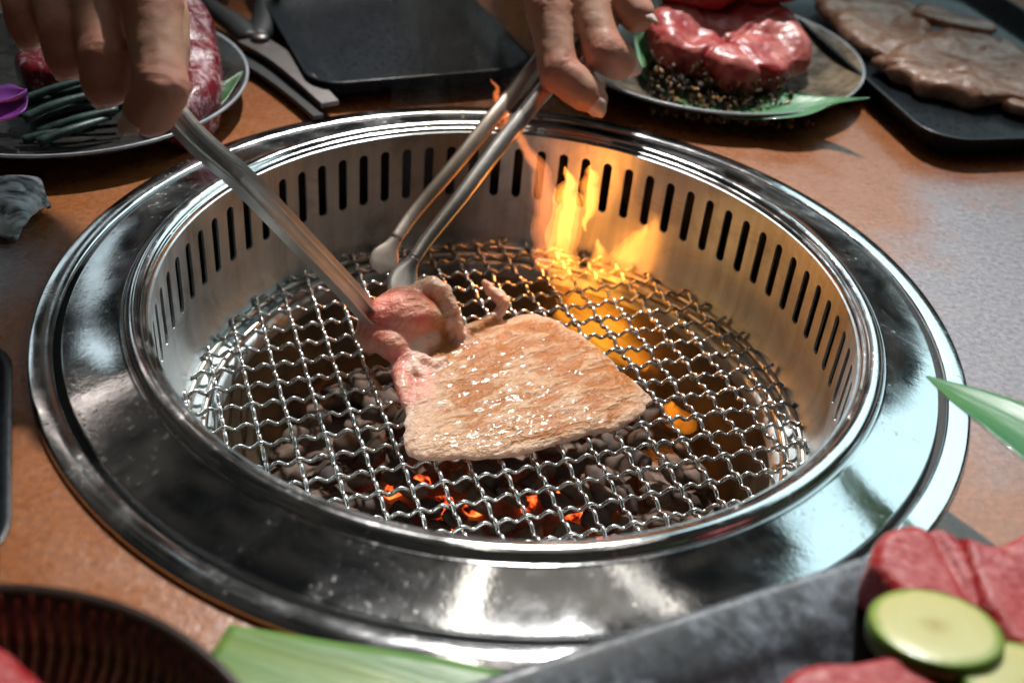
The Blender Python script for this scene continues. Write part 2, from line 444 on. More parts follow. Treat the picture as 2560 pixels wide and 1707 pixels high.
# ================================================================== the grill set into the table
def build_grill():
    g = thing('tabletop_grill', 'round stainless steel charcoal grill sunk into the brown table', 'grill')
    lathe('outer_ring', [(163, .4), (169.0, .6), (169.3, 1.4), (168.8, 2.2), (167.8, 2.6), (161.6, 2.9), (160.8, 2.6), (160.5, 1.2), (160.5, -6)], M['ring'], g)
    lathe('gap_seal', [(161, -.4), (157.6, -.4)], M['gap'], g)
    prof = [(158.2, -6), (158.2, 2.2), (157.9, 3.0)]
    z = 3.05; r = 157.6
    while r > 138.2:
        t = (157.6-r)/19.4
        prof.append((r, z)); r -= .8; z += .8*math.tan(R(7+17*t))
    prof += [(138.0, z), (137.6, z-.5)]
    lathe('collar', prof, M['collar'], g)
    zc = z
    bead = [(137.5, zc-.6), (137.2, zc+.9)]
    for k in range(11):     # rolled bead
        bead.append((133.9+3.2*math.cos(R(20+k*14)), zc-.1+2.9*math.sin(R(20+k*14))))
    bead += [(130.2, 9.9), (129.7, 9.3), (129.2, 8.0)]
    lathe('rim', bead, M['bead'], g)
    # slotted inner wall: every slot is a real hole with depth
    ns = 76; Rw = 128.4; zt, zb = 1.0, -25.0; hw = 2.15
    zc_t, zc_b = zt-hw, zb+hw
    loop = []
    for k in range(9): a = R(180-k*22.5); loop.append((hw*math.cos(a), zc_t+hw*math.sin(a)))
    for k in range(9): a = R(0-k*22.5); loop.append((hw*math.cos(a), zc_b+hw*math.sin(a)))
    N = len(loop); half = math.pi*Rw/ns
    ztop, zbot = 8.2, -33.0
    def rect_pt(k):
        (x, y) = loop[k]
        if k <= 8: return (-half+2*half*k/8, ztop)
        return (half-2*half*(k-9)/8, zbot)
    v = []; f = []
    th0 = R(133.19); dth = 2*math.pi/ns
    for s in range(ns):
        b = len(v); a0 = th0-s*dth
        for (rr, fn) in ((Rw, rect_pt), (Rw, lambda k: loop[k]), (Rw+1.1, lambda k: loop[k])):
            for k in range(N):
                (u, z_) = fn(k); a = a0-u/Rw
                v.append((rr*math.cos(a), rr*math.sin(a), z_))
        for k in range(N):
            l = (k+1) % N
            f.append((b+k, b+l, b+N+l, b+N+k)); f.append((b+N+k, b+N+l, b+2*N+l, b+2*N+k))
    o = obj('slotted_wall', v, f, M['wall'], g)
    bm = bmesh.new(); bm.from_mesh(o.data); bmesh.ops.remove_doubles(bm, verts=bm.verts, dist=1e-6)
    bmesh.ops.recalc_face_normals(bm, faces=bm.faces)
    for e in bm.edges:
        if len(e.link_faces) == 2 and e.calc_face_angle(0) > R(40): e.smooth = False
    bm.to_mesh(o.data); bm.free()
    lathe('upper_wall', [(129.2, 8.3), (128.6, 8.15), (128.38, 8.0)], M['wall'], g)
    low = [(128.4, -32.9), (128.3, -36), (127.9, -40), (126.9, -44), (125.2, -47.6), (122.6, -50.4), (119, -52.0), (114, -52.6), (112.4, -53.0), (111.6, -54.5), (111.4, -60)]
    lathe('ledge', low, M['wall'], g)
    lathe('fire_bowl', [(111.5, -59), (110, -75), (106, -96), (100, -108), (80, -113), (40, -114), (.5, -114)], M['iron'], g)
    lathe('housing', [(159.6, -5), (152, -6), (146, -20), (145, -70), (112, -72)], M['gap'], g)
    return g
build_grill()

# ================================================================== woven grate lying on the ledge
def build_grate():
    Z = -47.0; p = 12.10; phi = R(21.45); ox, oy = -120.3, 13.2; Rg = 124.6; A = 1.10; wr = .87
    g = thing('grill_grate', 'round woven crimped wire grate lying inside the grill', 'grate', (0, 0, Z))
    cu, su = math.cos(phi), math.sin(phi)
    def wpt(u, v): return ox+cu*u-su*v, oy+su*u+cu*v
    def warp(x, y): return .9*math.sin(x*.021+.6)*math.cos(y*.018)+.5*math.sin(y*.05+x*.03)
    # centre in grid coordinates
    cu0 = (-ox)*cu+(-oy)*su; cv0 = (-ox)*-su+(-oy)*cu
    circ = [(wr*math.cos(2*math.pi*k/7), wr*math.sin(2*math.pi*k/7)) for k in range(7)]
    for axis in (0, 1):
        for i in range(-14, 36):
            d = i*p-(cv0 if axis == 0 else cu0)
            if abs(d) > Rg-4: continue
            h = math.sqrt((Rg-.5)**2-d*d); c = cu0 if axis == 0 else cv0
            s0 = c-h+rnd.uniform(-.8, 1.2); s1 = c+h+rnd.uniform(-1.2, .8)
            n = int((s1-s0)/.85); path = []
            j1, j2 = rnd.uniform(-.25, .25), rnd.uniform(0, 6)
            for k in range(n+1):
                s = s0+(s1-s0)*k/n
                if axis == 0:
                    x, y = wpt(s, i*p+j1*math.sin(s*.05+j2)); zz = A*math.cos(3*math.pi*(s/p-i))
                else:
                    x, y = wpt(i*p+j1*math.sin(s*.05+j2), s); zz = -A*math.cos(3*math.pi*(s/p-i))
                path.append((x, y, zz+warp(x, y)))
            sweep('wire', path, lambda q, t: circ, M['wire'], g)
    for (Rr, zz, rr) in ((122.4, -3.4, 2.1), (115.4, -3.6, 1.8)):
        v = []; f = []; seg = 128; m_ = 9
        for k in range(seg):
            a = 2*math.pi*k/seg
            for q in range(m_):
                b = 2*math.pi*q/m_; r_ = Rr+rr*math.cos(b)
                x, y = r_*math.cos(a), r_*math.sin(a)
                v.append((x, y, zz+rr*math.sin(b)+warp(x, y)*.8))
        for k in range(seg):
            for q in range(m_):
                f.append((k*m_+q, ((k+1) % seg)*m_+q, ((k+1) % seg)*m_+(q+1) % m_, k*m_+(q+1) % m_))
        obj('support_ring', v, f, M['rod'], g)
build_grate()

# ================================================================== charcoal and embers in the fire bowl
def lump_mesh(name, seed, mat):
    V, F = ico(2); P = []
    for q in V:
        d = 1+.30*noise.noise(Vector(q)*1.3+Vector((seed*7.1, 0, 0)))+.16*noise.noise(Vector(q)*3.1+Vector((0, seed*3.3, 0)))
        q2 = q*d
        # broken flat faces
        for nrm in ((.3, .5, .8), (-.8, .1, .5), (.6, -.7, .2)):
            nn = unit(np.array(nrm)+.3*np.array([math.sin(seed*3+1), math.cos(seed*5), math.sin(seed*2)])); h = float(q2@nn)
            if h > .66: q2 = q2-nn*(h-.66)
        P.append(q2*np.array([5.6, 4.7, 3.9]))
    me = mesh_from(name, P, F, True); me.materials.append(mat)
    
    return me
def build_coals():
    coal = [lump_mesh('charcoal_lump', k, M['coal']) for k in range(7)]
    emb = [lump_mesh('glowing_ember', k+20, M['ember']) for k in range(4)]
    pts = []; tries = 0
    while len(pts) < 150 and tries < 20000:
        tries += 1
        a = rnd.uniform(0, 2*math.pi); r = 93*math.sqrt(rnd.random()); x, y = r*math.cos(a), r*math.sin(a)-4
        if all((x-q[0])**2+(y-q[1])**2 > 10.8**2 for q in pts): pts.append((x, y))
    for (x, y) in pts:
        r = math.hypot(x, y+4)
        z = -92+5*math.cos(min(1, r/93)*1.5)+rnd.uniform(-3.5, 3.0)
        o = bpy.data.objects.new('charcoal_lump', rnd.choice(coal)); link(o)
        o.location = (x*.001, y*.001, z*.001); o.rotation_euler = (rnd.uniform(-.7, .7), rnd.uniform(-.7, .7), rnd.uniform(0, 6.3))
        s = rnd.uniform(1.2, 1.9); o.scale = (s, s*rnd.uniform(.75, 1.1), s*.72)
        tag(o, 'grey ashy lump of charcoal in the fire bowl beneath the grate', 'charcoal', 'charcoal lumps beneath the grate')
    pe = []; tries = 0
    while len(pe) < 24 and tries < 5000:
        tries += 1
        x, y = rnd.gauss(5, 32), rnd.gauss(-12, 30)
        if math.hypot(x, y) < 86 and all((x-q[0])**2+(y-q[1])**2 > 9**2 for q in pe): pe.append((x, y))
    for (x, y) in pe:
        o = bpy.data.objects.new('glowing_ember', rnd.choice(emb)); link(o)
        o.location = (x*.001, y*.001, rnd.uniform(-.0985, -.0945)); o.rotation_euler = (rnd.uniform(-1, 1), rnd.uniform(-1, 1), rnd.uniform(0, 6.3))
        tag(o, 'glowing orange ember between the charcoal lumps beneath the grate', 'ember', 'embers glowing under the charcoal')
build_coals()
# ash bed the lumps lie in
def build_ash():
    v = []; f = []; nr, na = 14, 48
    for i in range(nr+1):
        for k in range(na):
            r = 99*i/nr; a = 2*math.pi*k/na; x, y = r*math.cos(a), r*math.sin(a)
            v.append((x, y, -104+5*(1-(r/99)**2)+2.0*noise.noise((x*.08, y*.08, 3))))
    for i in range(nr):
        for k in range(na):
            f.append((i*na+k, (i+1)*na+k, (i+1)*na+(k+1) % na, i*na+(k+1) % na))
    tag(obj('ash_bed', v, f, M['coal']), 'bed of dark ash lining the bottom of the fire bowl', 'ash', kind='stuff')
build_ash()

# ================================================================== flames and smoke
M['flame'] = mk_flame('flame', 25.0, (1.0, .17, .01), (1.0, .40, .065), 48)
M['flame_low'] = mk_flame('flame_low', 24.0, (1.0, .22, .01), (1.0, .42, .035), 30)
M['flame_thin'] = mk_flame('flame_thin', 9.0, (.85, .14, .03), (1.0, .32, .10), 46)
M['smoke'] = mk_smoke()
def tongue(name, path, wid, thick, mat, parent=None, n=6, wob=1.0, seed=0.0):
    P = crom(path, n); k = len(P)
    ww = np.interp(np.linspace(0, 1, k), np.linspace(0, 1, len(wid)), wid); tt = np.interp(np.linspace(0, 1, k), np.linspace(0, 1, len(thick)), thick)
    Q = np.array([p+np.array([2.2*wob*noise.noise((seed, i*.35, 0)), 1.2*wob*noise.noise((seed, 5, i*.35)), 0]) for i, p in enumerate(P)])
    o = parent
    for lv, (nm, sc_) in enumerate((('flame', 1.0), ('flame_layer', .72), ('flame_core', .42))):     # shells inside one another: dense core, thin edge
        r_ = sweep(nm, Q, lambda i, t: [(sc_*a*(1+.35*noise.noise((i*.3+seed+lv*.4, math.cos(j)*.8, 2.0))), sc_*b) for j, (a, b) in enumerate(ell(ww[i], tt[i], 16))], mat, o if lv < 2 else o, up=(0, 1, .05))
        if lv == 0: o = r_
    return o
def build_fire():
    fr = thing('grill_fire', 'orange flames flaring up through the grate at the back of the grill', 'fire', (0, 0, 0))
    tongue('flame', [(34, 97, -62), (24, 100, -44), (24, 98, -22), (23, 96, -4), (20, 94, 11)], [7, 6.5, 7.5, 6, .3], [5, 5, 5, 4, .3], M['flame'], fr, seed=1.3, wob=1.6)
    tongue('flame', [(33, 101, -24), (33, 101, -8), (31, 100, 3), (31, 99, 11)], [.4, 3.6, 4.0, .3], [.4, 3, 3, .3], M['flame'], fr, seed=4.1, wob=1.5)
    tongue('flame', [(48, 101, -50), (54, 103, -38), (58, 105, -29), (61, 106, -21)], [7, 7.5, 5, .3], [4, 4, 3, .3], M['flame'], fr, seed=2.2)
    tongue('flame', [(38, 100, -48), (41, 101, -38), (39, 101, -28)], [5, 4.5, .3], [4, 3, .3], M['flame'], fr, seed=6.2)
    tongue('flame', [(24, 94, -64), (39, 89, -70), (54, 85, -76), (70, 78, -82)], [5, 9, 10, 3], [4, 6, 6, 3], M['flame_low'], fr, seed=3.7)
    tongue('flame', [(30, 96, -56), (44, 92, -62), (58, 88, -70)], [4, 8, 3], [4, 5, 3], M['flame_low'], fr, seed=8.7)
    tongue('flame', [(84, 40, -84), (78, 36, -74), (74, 34, -66)], [5, 5, .4], [4, 4, .4], M['flame_low'], fr, seed=5.5)
    tongue('flame', [(15, 97, -44), (13, 97, -26), (12, 95, -6), (8.5, 94, 10), (0, 108, 14), (-8, 126, 16), (-14, 142, 20), (-17, 152, 24)], [4, 5, 5, 4, 2.6, 2.2, 2.0, .2], [3, 3.5, 3.5, 3, 1.8, 1.6, 1.4, .2], M['flame_thin'], fr, seed=7.7, wob=1.2)
    l = bpy.data.lights.new('fire_glow', 'POINT'); l.energy = .009; l.color = (1.0, .50, .16); l.shadow_soft_size = .012
    o = bpy.data.objects.new('fire_glow', l); COL.objects.link(o); o.parent = fr; o.location = (.052, .076, -.024)
build_fire()
def build_smoke():
    P = crom([(-28, 45, -24), (-34, 78, 14), (-30, 96, 44), (-36, 110, 74), (-30, 120, 110)], 6); n = len(P)
    top = None
    for k in (1.0, .78, .56, .34):      # shells inside one another, so that the wisp has no hard edge
        o = sweep('smoke' if top is None else 'smoke_core', P, lambda i, t: ell(k*(7+20*math.sin(math.pi*min(1, t*.9+.05))), k*(5+12*math.sin(math.pi*min(1, t*.9+.05))), 20), M['smoke'], top, up=(0, 1, .1))
        top = top or o
    tag(top, 'faint bluish wisp of smoke drifting up behind the spoon-tipped tongs', 'smoke', kind='stuff')
build_smoke()

# ================================================================== the slice of meat on the grate
def build_meat():
    out = [(-27.5, -43.2), (-31.8, -40.5), (-34.6, -32), (-35.6, -21.8), (-39.0, 1.0), (-42.3, 14), (-38.6, 24.8), (-29.3, 32.5), (-7.8, 45.0), (6.7, 56.4), (18.3, 56.6), (35.6, 42.3), (50.1, 21.5), (61.6, 7.3), (59.5, 0.1), (49.0, -13.6), (27.0, -25.7), (9.0, -35.7), (-13.4, -41.2)]
    L = crom(out+[out[0]], 9)[:-1]; c = np.array([4.0, 5.0])
    L = np.array([p+unit(p-c)*(1.3*noise.noise((p[0]*.12, p[1]*.12, 4))+.7*noise.noise((p[0]*.35, p[1]*.35, 9))) for p in L])
    so = Soup(); n = len(L)
    # slab: bottom, bulging side and top loops
    loops = []
    for (ins, z) in ((9, -45.2), (2.2, -45.1), (.4, -44.4), (0, -43.5), (.5, -42.4), (2.2, -41.3), (6, -40.4), (14, -39.9)):
        q = []
        for p in L:
            d = p-c; k = 1-ins/np.linalg.norm(d); e = c+d*k; q.append((e[0], e[1], z))
        loops.append(q)
    V = []; F = []
    for q in loops: V += q
    for i in range(len(loops)-1):
        for k in range(n):
            F.append((i*n+k, i*n+(k+1) % n, (i+1)*n+(k+1) % n, (i+1)*n+k))
    V.append((c[0], c[1], -45.2)); V.append((c[0], c[1], -39.6)); b0, t0 = len(V)-2, len(V)-1
    for k in range(n):
        F.append((b0, (k+1) % n, k)); F.append((t0, (len(loops)-1)*n+k, (len(loops)-1)*n+(k+1) % n))
    so.add(V, F)
    # raw end gathered up into the tongs
    E3 = lambda a, b, d: Euler((R(a), R(b), R(d)))
    so.chain([(-55, 21, -30), (-50, 24, -28), (-44, 26, -28), (-38, 28, -28.5), (-32, 30, -30)], [6.0, 8.5, 10.0, 9.5, 7.0])
    so.chain([(-50, 18, -33), (-45, 15, -35), (-40, 11, -39)], [6.5, 7.0, 4.5])
    so.chain([(-52, 29, -26), (-45, 33, -25), (-38, 35, -25)], [4.0, 6.0, 5.5])
    so.chain([(-58, 18, -33), (-54, 15, -35)], [3.6, 4.4])
    so.chain([(-42, 20, -35), (-36, 22, -37), (-30, 26, -37.5), (-25, 29, -39)], [7.0, 5.5, 4.5, 3.0])
    so.chain([(-33, 31, -29), (-28.5, 31.5, -30), (-26, 31, -34)], [6.5, 5.6, 4.2])
    so.chain([(-45, 17, -37), (-41, 15, -38.5), (-36, 12, -39.5)], [5.5, 5.2, 4.0])
    # band of fat folding over and down in front of the gathered end
    so.chain([(-38, 38, -22), (-32, 38, -19.5), (-27.5, 35.5, -20.5), (-24, 33, -26), (-21.5, 31, -32), (-19.0, 30, -38.5)], [3.0, 3.8, 4.0, 3.9, 3.7, 3.0], step=.2)
    # thin strip with the curled end
    so.chain([(-19, 31, -39), (-13, 38, -39), (-8.5, 43, -39), (-3.0, 50, -38), (-1.6, 52.4, -34.5), (-4.5, 53.2, -32), (-8.0, 54, -30.4), (-10.9, 55, -27)], [3.0, 2.4, 2.2, 2.8, 3.2, 3.2, 2.5, 1.6], step=.2)
    # torn rim along the left edge
    so.chain([(-41, 12, -39.5), (-40, 4, -40.5), (-38, -5, -41.5), (-36, -13, -42)], [4.2, 4.4, 3.4, 2.2])
    so.chain([(-29, 27, -38.5), (-33, 21, -37.8), (-36.5, 15, -37.6), (-36, 9, -38.4), (-33, 4, -39.4)], [2.0, 2.4, 2.8, 2.6, 1.8], step=.2)
    so.chain([(-33, 13, -38.6), (-28, 11.4, -39.2), (-25, 13.2, -39.0), (-22.6, 16, -39.0)], [2.2, 1.9, 1.8, 1.2], step=.2)
    def weights(P):
        flap = np.array([(-50, 24, -29), (-44, 26, -28), (-38, 28, -28), (-42, 18, -34), (-40, 11, -38), (-39, 4, -39), (-38, -4, -40), (-48, 18, -35)])
        d = np.min(np.linalg.norm(P[:, None, :]-flap[None], axis=2), axis=1)
        return sstep(15, 8, d)
    def shape(P, N):
        ang = R(34); s = P[:, 0]*math.cos(ang)+P[:, 1]*math.sin(ang); q = -P[:, 0]*math.sin(ang)+P[:, 1]*math.cos(ang)
        W = np.stack([s*.55, q*1.5, P[:, 2]], 1)
        raw = weights(P)
        top = sstep(-43.8, -42, P[:, 2])
        h = (.45*nz1(W, .12, 1.1)+.42*nz1(W, .30, 3.7)+.25*nz1(P, .55, 6.0))*(1-raw)+raw*(.7*nz1(P, .10, 8.0)+.22*nz1(P, .4, 5))
        out_ = P+N*(h*top+.5*nz1(P, .2, 2)*(1-top))[:, None]
        # slow buckle of the whole slice, thicker crest in the middle
        out_[:, 2] += top*(1.0*np.sin(P[:, 0]*.05+.5)*np.cos(P[:, 1]*.045))*(1-raw)
        return out_
    def attrs(P, N):
        raw = weights(P)
        patch = sstep(.0, .35, nz1(P, .08, 4.0))
        fatp = np.array([(-35, 38, -20), (-32, 38, -19), (-27.5, 35.5, -20), (-24, 33, -26), (-21.5, 31, -32), (-19, 30, -38), (-3, 50, -36), (-3, 52.6, -31), (-9, 54, -29), (-31, 24, -37), (-34, 19, -37), (-36, 14, -37), (-32, 12, -38), (-27, 12, -38), (-34, 6, -38)])
        d = np.min(np.linalg.norm(P[:, None, :]-fatp[None], axis=2), axis=1)
        fat = sstep(6.0, 3.4, d)*(.75+.25*patch)
        edge = sstep(-40.7, -42.6, P[:, 2])*(1-raw)       # paler unbrowned side of the slice
        c_ = np.linalg.norm((P[:, :2]-np.array([10, 10]))/np.array([48, 42]), axis=1)
        left = sstep(-16, -31, P[:, 0])*sstep(14, -6, P[:, 1])
        sear = np.clip(.62+.45*nz1(P, .055, 9.0)-.75*edge-.55*left-.25*sstep(.8, 1.1, c_), 0, 1)
        return dict(raw=np.clip(raw*(1-.55*patch), 0, 1)*(1-.3*fat), fat=np.clip(fat+.55*edge+.35*left, 0, .9), sear=sear)
    o = organic('meat_slice', so, .85, M['meat'], None, 9, shape, attrs)
    tag(o, 'browned glistening slice of meat on the grate, its pink raw end pinched by tongs', 'meat')
build_meat()

# ================================================================== tongs
CAMP = np.array([0, -350.8, 239.9])
def arm(name, path, wid, thk, mat, parent, n=8, dish=0.0):
    P = crom(path, n); k = len(P); ww = np.interp(np.linspace(0, 1, k), np.linspace(0, 1, len(wid)), wid); tt = np.interp(np.linspace(0, 1, k), np.linspace(0, 1, len(thk)), thk)
    return sweep(name, P, lambda i, t: ell(ww[i]/2, tt[i]/2, 14), mat, parent, up=(.15, -.75, .64))
def build_tongs():
    g = thing('spoon_tipped_tongs', 'steel tongs with rounded spoon tips, held by the hand above the grill', 'tongs', (0, 0, 0))
    # arms thin towards the neck, widening into oval pads
    arm('arm', [(36, 214, 66), (23.2, 186.3, 50.0), (10.9, 171.6, 38.0), (-0.1, 152.1, 28.0), (-15.1, 125.2, 16.0), (-30.3, 101.6, 2.0), (-44.4, 82.3, -11.0), (-51.4, 69.2, -18.4)], [9, 8.8, 8.6, 8.2, 7.6, 7.0, 6.2, 5.6], [3.8, 3.6, 3.6, 3.4, 3.2, 3.0, 2.8, 2.4], M['tongd'], g)
    arm('arm', [(48, 190, 66), (31.3, 163, 50.0), (18.4, 152, 38.0), (7.5, 135.8, 28.0), (-9.9, 108.9, 12.0), (-24.6, 83.7, -2.0), (-36.5, 64.6, -13.0), (-41.6, 54.6, -18.5)], [9, 8.8, 8.6, 8.2, 7.6, 7.0, 6.2, 5.6], [4.6, 4.4, 4.2, 4.0, 3.6, 3.4, 3.0, 2.6], M['tong'], g)
    arm('tip', [(-51.0, 70.0, -18.0), (-53.6, 64.5, -21.5), (-55.2, 60, -24.5), (-56.0, 55, -28.0)], [5.6, 5.8, 6.8, 8.8, 11.0, 12.6, 13.3, 13.2, 12.0, 9.0, .8], [2.4, 2.0, 1.8, 1.6, .6], M['tongd'], g)
    arm('tip', [(-41.2, 55.5, -18.0), (-43.8, 50.5, -21.5), (-45.4, 44.8, -24.8), (-46.4, 37.5, -28.8)], [5.6, 5.8, 6.8, 8.8, 11.0, 12.6, 13.3, 13.2, 12.0, 9.0, .8], [2.6, 2.4, 2.2, 2.0, .6], M['tong'], g)
    g2 = thing('channel_tongs', 'straight steel tongs with grooved arms reaching down from the dim hand', 'tongs', (0, 0, 0))
    P = crom([(-140, 2, 98), (-126, -10, 88.0), (-108.8, -22, 72.0), (-91.3, -21.0, 54.0), (-75.2, -5.5, 22.0), (-62.0, 8.9, -6.0), (-54.5, 16.5, -22.5), (-52.2, 19.0, -27.0)], 6); n = len(P)
    def sec(i, t):
        k = 1.0 if t < .93 else max(.35, math.sqrt(max(0, 1-((t-.93)/.07)**2)))
        w_ = (3.3-.35*t)*k; h = (1.05-.15*t)
        return [(-w_, -4.6*h), (w_, -4.6*h), (w_, .5*h), (w_-.25, .85*h), (w_-.85, .85*h), (w_-1.1, .5*h), (w_-1.2, -2.4*h), (-w_+1.2, -2.4*h), (-w_+1.1, .5*h), (-w_+.85, .85*h), (-w_+.25, .85*h), (-w_, .5*h)]
    a = sweep('arm', P, sec, M['tong'], g2, up=(.35, -.55, .75), smooth=False)
    bv = a.modifiers.new('bevel', 'BEVEL'); bv.width = .0003; bv.segments = 2; bv.limit_method = 'ANGLE'; bv.angle_limit = R(25)
    Q = P+np.array([-2.6, 9.5, -5.4])*np.linspace(1.6, .75, len(P))[:, None]
    b = sweep('arm', Q, lambda i, t: [(x*.92, -y) for (x, y) in sec(i, t)][::-1], M['tongd'], g2, up=(.35, -.55, .75), smooth=False)
build_tongs()

# ================================================================== hands
def nail(name, base, tip, dorsal, w, l, parent, lift):
    d = unit(np.array(tip)-np.array(base)); up = unit(np.array(dorsal)-d*np.dot(dorsal, d)); s = np.cross(d, up)
    v = []; f = []; nu, nv = 9, 9; V2 = []
    for j in range(nv):
        t = j/(nv-1)
        for i in range(nu):
            u = 2*i/(nu-1)-1
            ww = w*(.82+.18*math.sin(math.pi*min(1, t*.7+.1)))*(1-.25*max(0, t-.8)*5*abs(u)**2)
            along = l*(t-.5)+abs(u)**2.2*.16*l*(1-t)-abs(u)**2.2*.26*l*t**3
            p = np.array(tip)-d*(l*.42)+d*along+s*(u*ww/2)+up*(lift-.26*w*u*u-.05*l*(2*t-1)**2)
            v.append(p); V2.append(p-up*.5)
    for j in range(nv-1):
        for i in range(nu-1):
            a = j*nu+i; f.append((a, a+1, a+nu+1, a+nu))
    k = len(v); v += V2
    f += [tuple(x+k for x in q)[::-1] for q in list(f)]
    rim = [i for i in range(nu)]+[j*nu+nu-1 for j in range(1, nv)]+[(nv-1)*nu+i for i in range(nu-2, -1, -1)]+[j*nu for j in range(nv-2, 0, -1)]
    for a, b in zip(rim, rim[1:]+rim[:1]): f.append((b, a, a+k, b+k))
    return obj(name, v, f, M['nail'], parent)
M['unseen_sleeve'] = plain('dark_cotton', (.012, .012, .014), .85, 0, 90, .3, .5, 700, .0005).m
def build_hand(label, F, thumb, wrist, elbow, rad, nails):
    g = thing('hand', label, 'hand', (0, 0, 0))
    so = Soup(); mcps = []
    for (t, d, p_, m_) in F:
        t, d, p_, m_ = [np.array(q, float) for q in (t, d, p_, m_)]
        r = rad*(1.0 if len(mcps) in (0, 1) else (.95 if len(mcps) == 2 else .82)); mcps.append(m_)
        dd = unit(t-d)
        so.chain([t-dd*r*.78, t-dd*r*1.4, (t+d)/2, d, d+(p_-d)*.2, (d+p_)/2, p_-(p_-d)*.18, p_, (p_+m_)/2, m_], [r*.72, r*.86, r*.93, r*.98, r*.95, r*.97, r*1.03, r*1.10, r*1.08, r*1.2], step=.22)
    for a, b in zip(mcps, mcps[1:]): so.chain([a, b], [rad*1.2, rad*1.2], step=.3)
    wr = np.array(wrist, float)
    for k, m_ in enumerate(mcps): so.chain([m_, (m_*.45+wr*.55), wr+np.array([(k-1.5)*6, 0, 0])], [rad*1.25, rad*1.6, rad*1.7], step=.3)
    el = np.array(elbow, float); so.chain([wr, wr+(el-wr)*.4], [rad*2.4, rad*2.9], step=.3)
    sl = [wr+(el-wr)*k for k in (.26, .3, .6, 1.0)]
    sweep('unseen_sleeve', crom(sl, 4), lambda i, t: ell(rad*(3.6+2.6*t)*(1+.05*math.sin(i*2.1)), rad*(3.6+2.2*t), 20), M['unseen_sleeve'], g, up=(0, 1, .1))  # added out of view; the left one shades hand and plate from key_lamp
    T = [np.array(q, float) for q in thumb]
    so.chain([T[0], (T[0]+T[1])/2, T[1], (T[1]+T[2])/2, T[2], T[3], (T[3]+wr)/2], [rad*.85, rad*1.02, rad*1.05, rad*1.02, rad*1.15, rad*1.4, rad*1.6], step=.25)
    joints = [(np.array(f_[1], float), unit(np.array(f_[0], float)-np.array(f_[2], float))) for f_ in F]+[(np.array(f_[2], float), unit(np.array(f_[1], float)-np.array(f_[3], float))) for f_ in F]
    def shape(P, N):
        out_ = P.copy()
        for (j, ax) in joints:
            rel = P-j; s = rel@ax; dist = np.linalg.norm(rel, axis=1)
            wgt = sstep(rad*1.7, rad*1.0, dist)
            crease = -.48*np.exp(-(np.sin(s*1.5+.9*nz1(P, .3, 3))**2)*9)*np.exp(-(s/5.8)**2)+.25*np.exp(-(s/6.5)**2)
            out_ += N*(crease*wgt)[:, None]
        return out_+N*(.30*nz1(P, .16, 2.0)+.12*nz1(P, .5, 7.0))[:, None]
    tips = [np.array(f_[0], float) for f_ in F]
    def attrs(P, N):
        v = np.zeros(len(P))
        for (j, ax) in joints: v = np.maximum(v, 1.0*sstep(rad*1.6, rad*.7, np.linalg.norm(P-j, axis=1)))
        for t in tips: v = np.maximum(v, .9*sstep(rad*1.9, rad*.6, np.linalg.norm(P-t, axis=1)))
        return dict(flush=v)
    organic('skin', so, 1.25, M['skin'], g, 7, shape, attrs)
    for (i, dorsal, w_, l_, lift) in nails:
        nail('fingernail', F[i][1], F[i][0], dorsal, w_, l_, g, lift)
    return g
build_hand('bare hand above the back rim, fingers curled round the spoon-tipped tongs',
    [((36.6, 125.8, 26.0), (13.4, 133.6, 38.0), (5.6, 156.3, 59.0), (-3.2, 195.5, 90.2)),
     ((47.3, 151.6, 36.0), (33.1, 142.3, 46.0), (21.4, 167.7, 64.8), (9.4, 205.2, 96.8)),
     ((51.8, 151.6, 55.0), (41.7, 163.7, 64.0), (33.2, 193.1, 72.0), (23.7, 233.0, 101.2)),
     ((60.3, 175.0, 66.0), (53.5, 183.0, 73.0), (44.7, 203.8, 82.3), (36.5, 248.0, 105.0))],
    [(30, 168, 18), (20, 190, 26), (12, 222, 46), (6, 258, 78)], (12, 300, 130), (60, 560, 300), 9.9,
    [(0, (.35, -.45, -.25), 10.5, 11, 6.6), (1, (.5, -.5, .1), 10.5, 11, 6.8), (2, (.6, -.2, .3), 10, 10, 6.6), (3, (.6, -.2, .3), 9, 9, 5.6)])
build_hand('dim bare hand over the dark round plate, fingers hooked over the grooved tongs',
    [((-121.5, -31, 73.0), (-113.3, -28.6, 88.0), (-120.5, -8.3, 107.0), (-136.7, 28.5, 126.2)),
     ((-133.7, -22.4, 78.0), (-134.8, -14.8, 90.0), (-145.4, 11.6, 103.0), (-157.8, 47.2, 124.2)),
     ((-149.8, -8.2, 80.0), (-152.4, -2.0, 91.0), (-164.6, 22.1, 101.5), (-176.9, 58.5, 121.5)),
     ((-168.3, 7.9, 82.0), (-171.5, 13.0, 91.0), (-181.4, 31.7, 99.8), (-193.6, 69.0, 117.3))],
    [(-124, 4, 74), (-128, 22, 90), (-138, 48, 108), (-148, 78, 128)], (-172, 120, 160), (-140, 290, 520), 9.2,  # elbow set steep so the added arm blocks key_lamp here
    [(0, (-.55, -.35, -.2), 11.5, 11, 7.2), (1, (-.2, -.2, -.9), 11.5, 11, 7.2), (2, (-.2, -.2, -.9), 11, 11, 7.0), (3, (-.2, -.2, -.9), 9.5, 9, 6)])

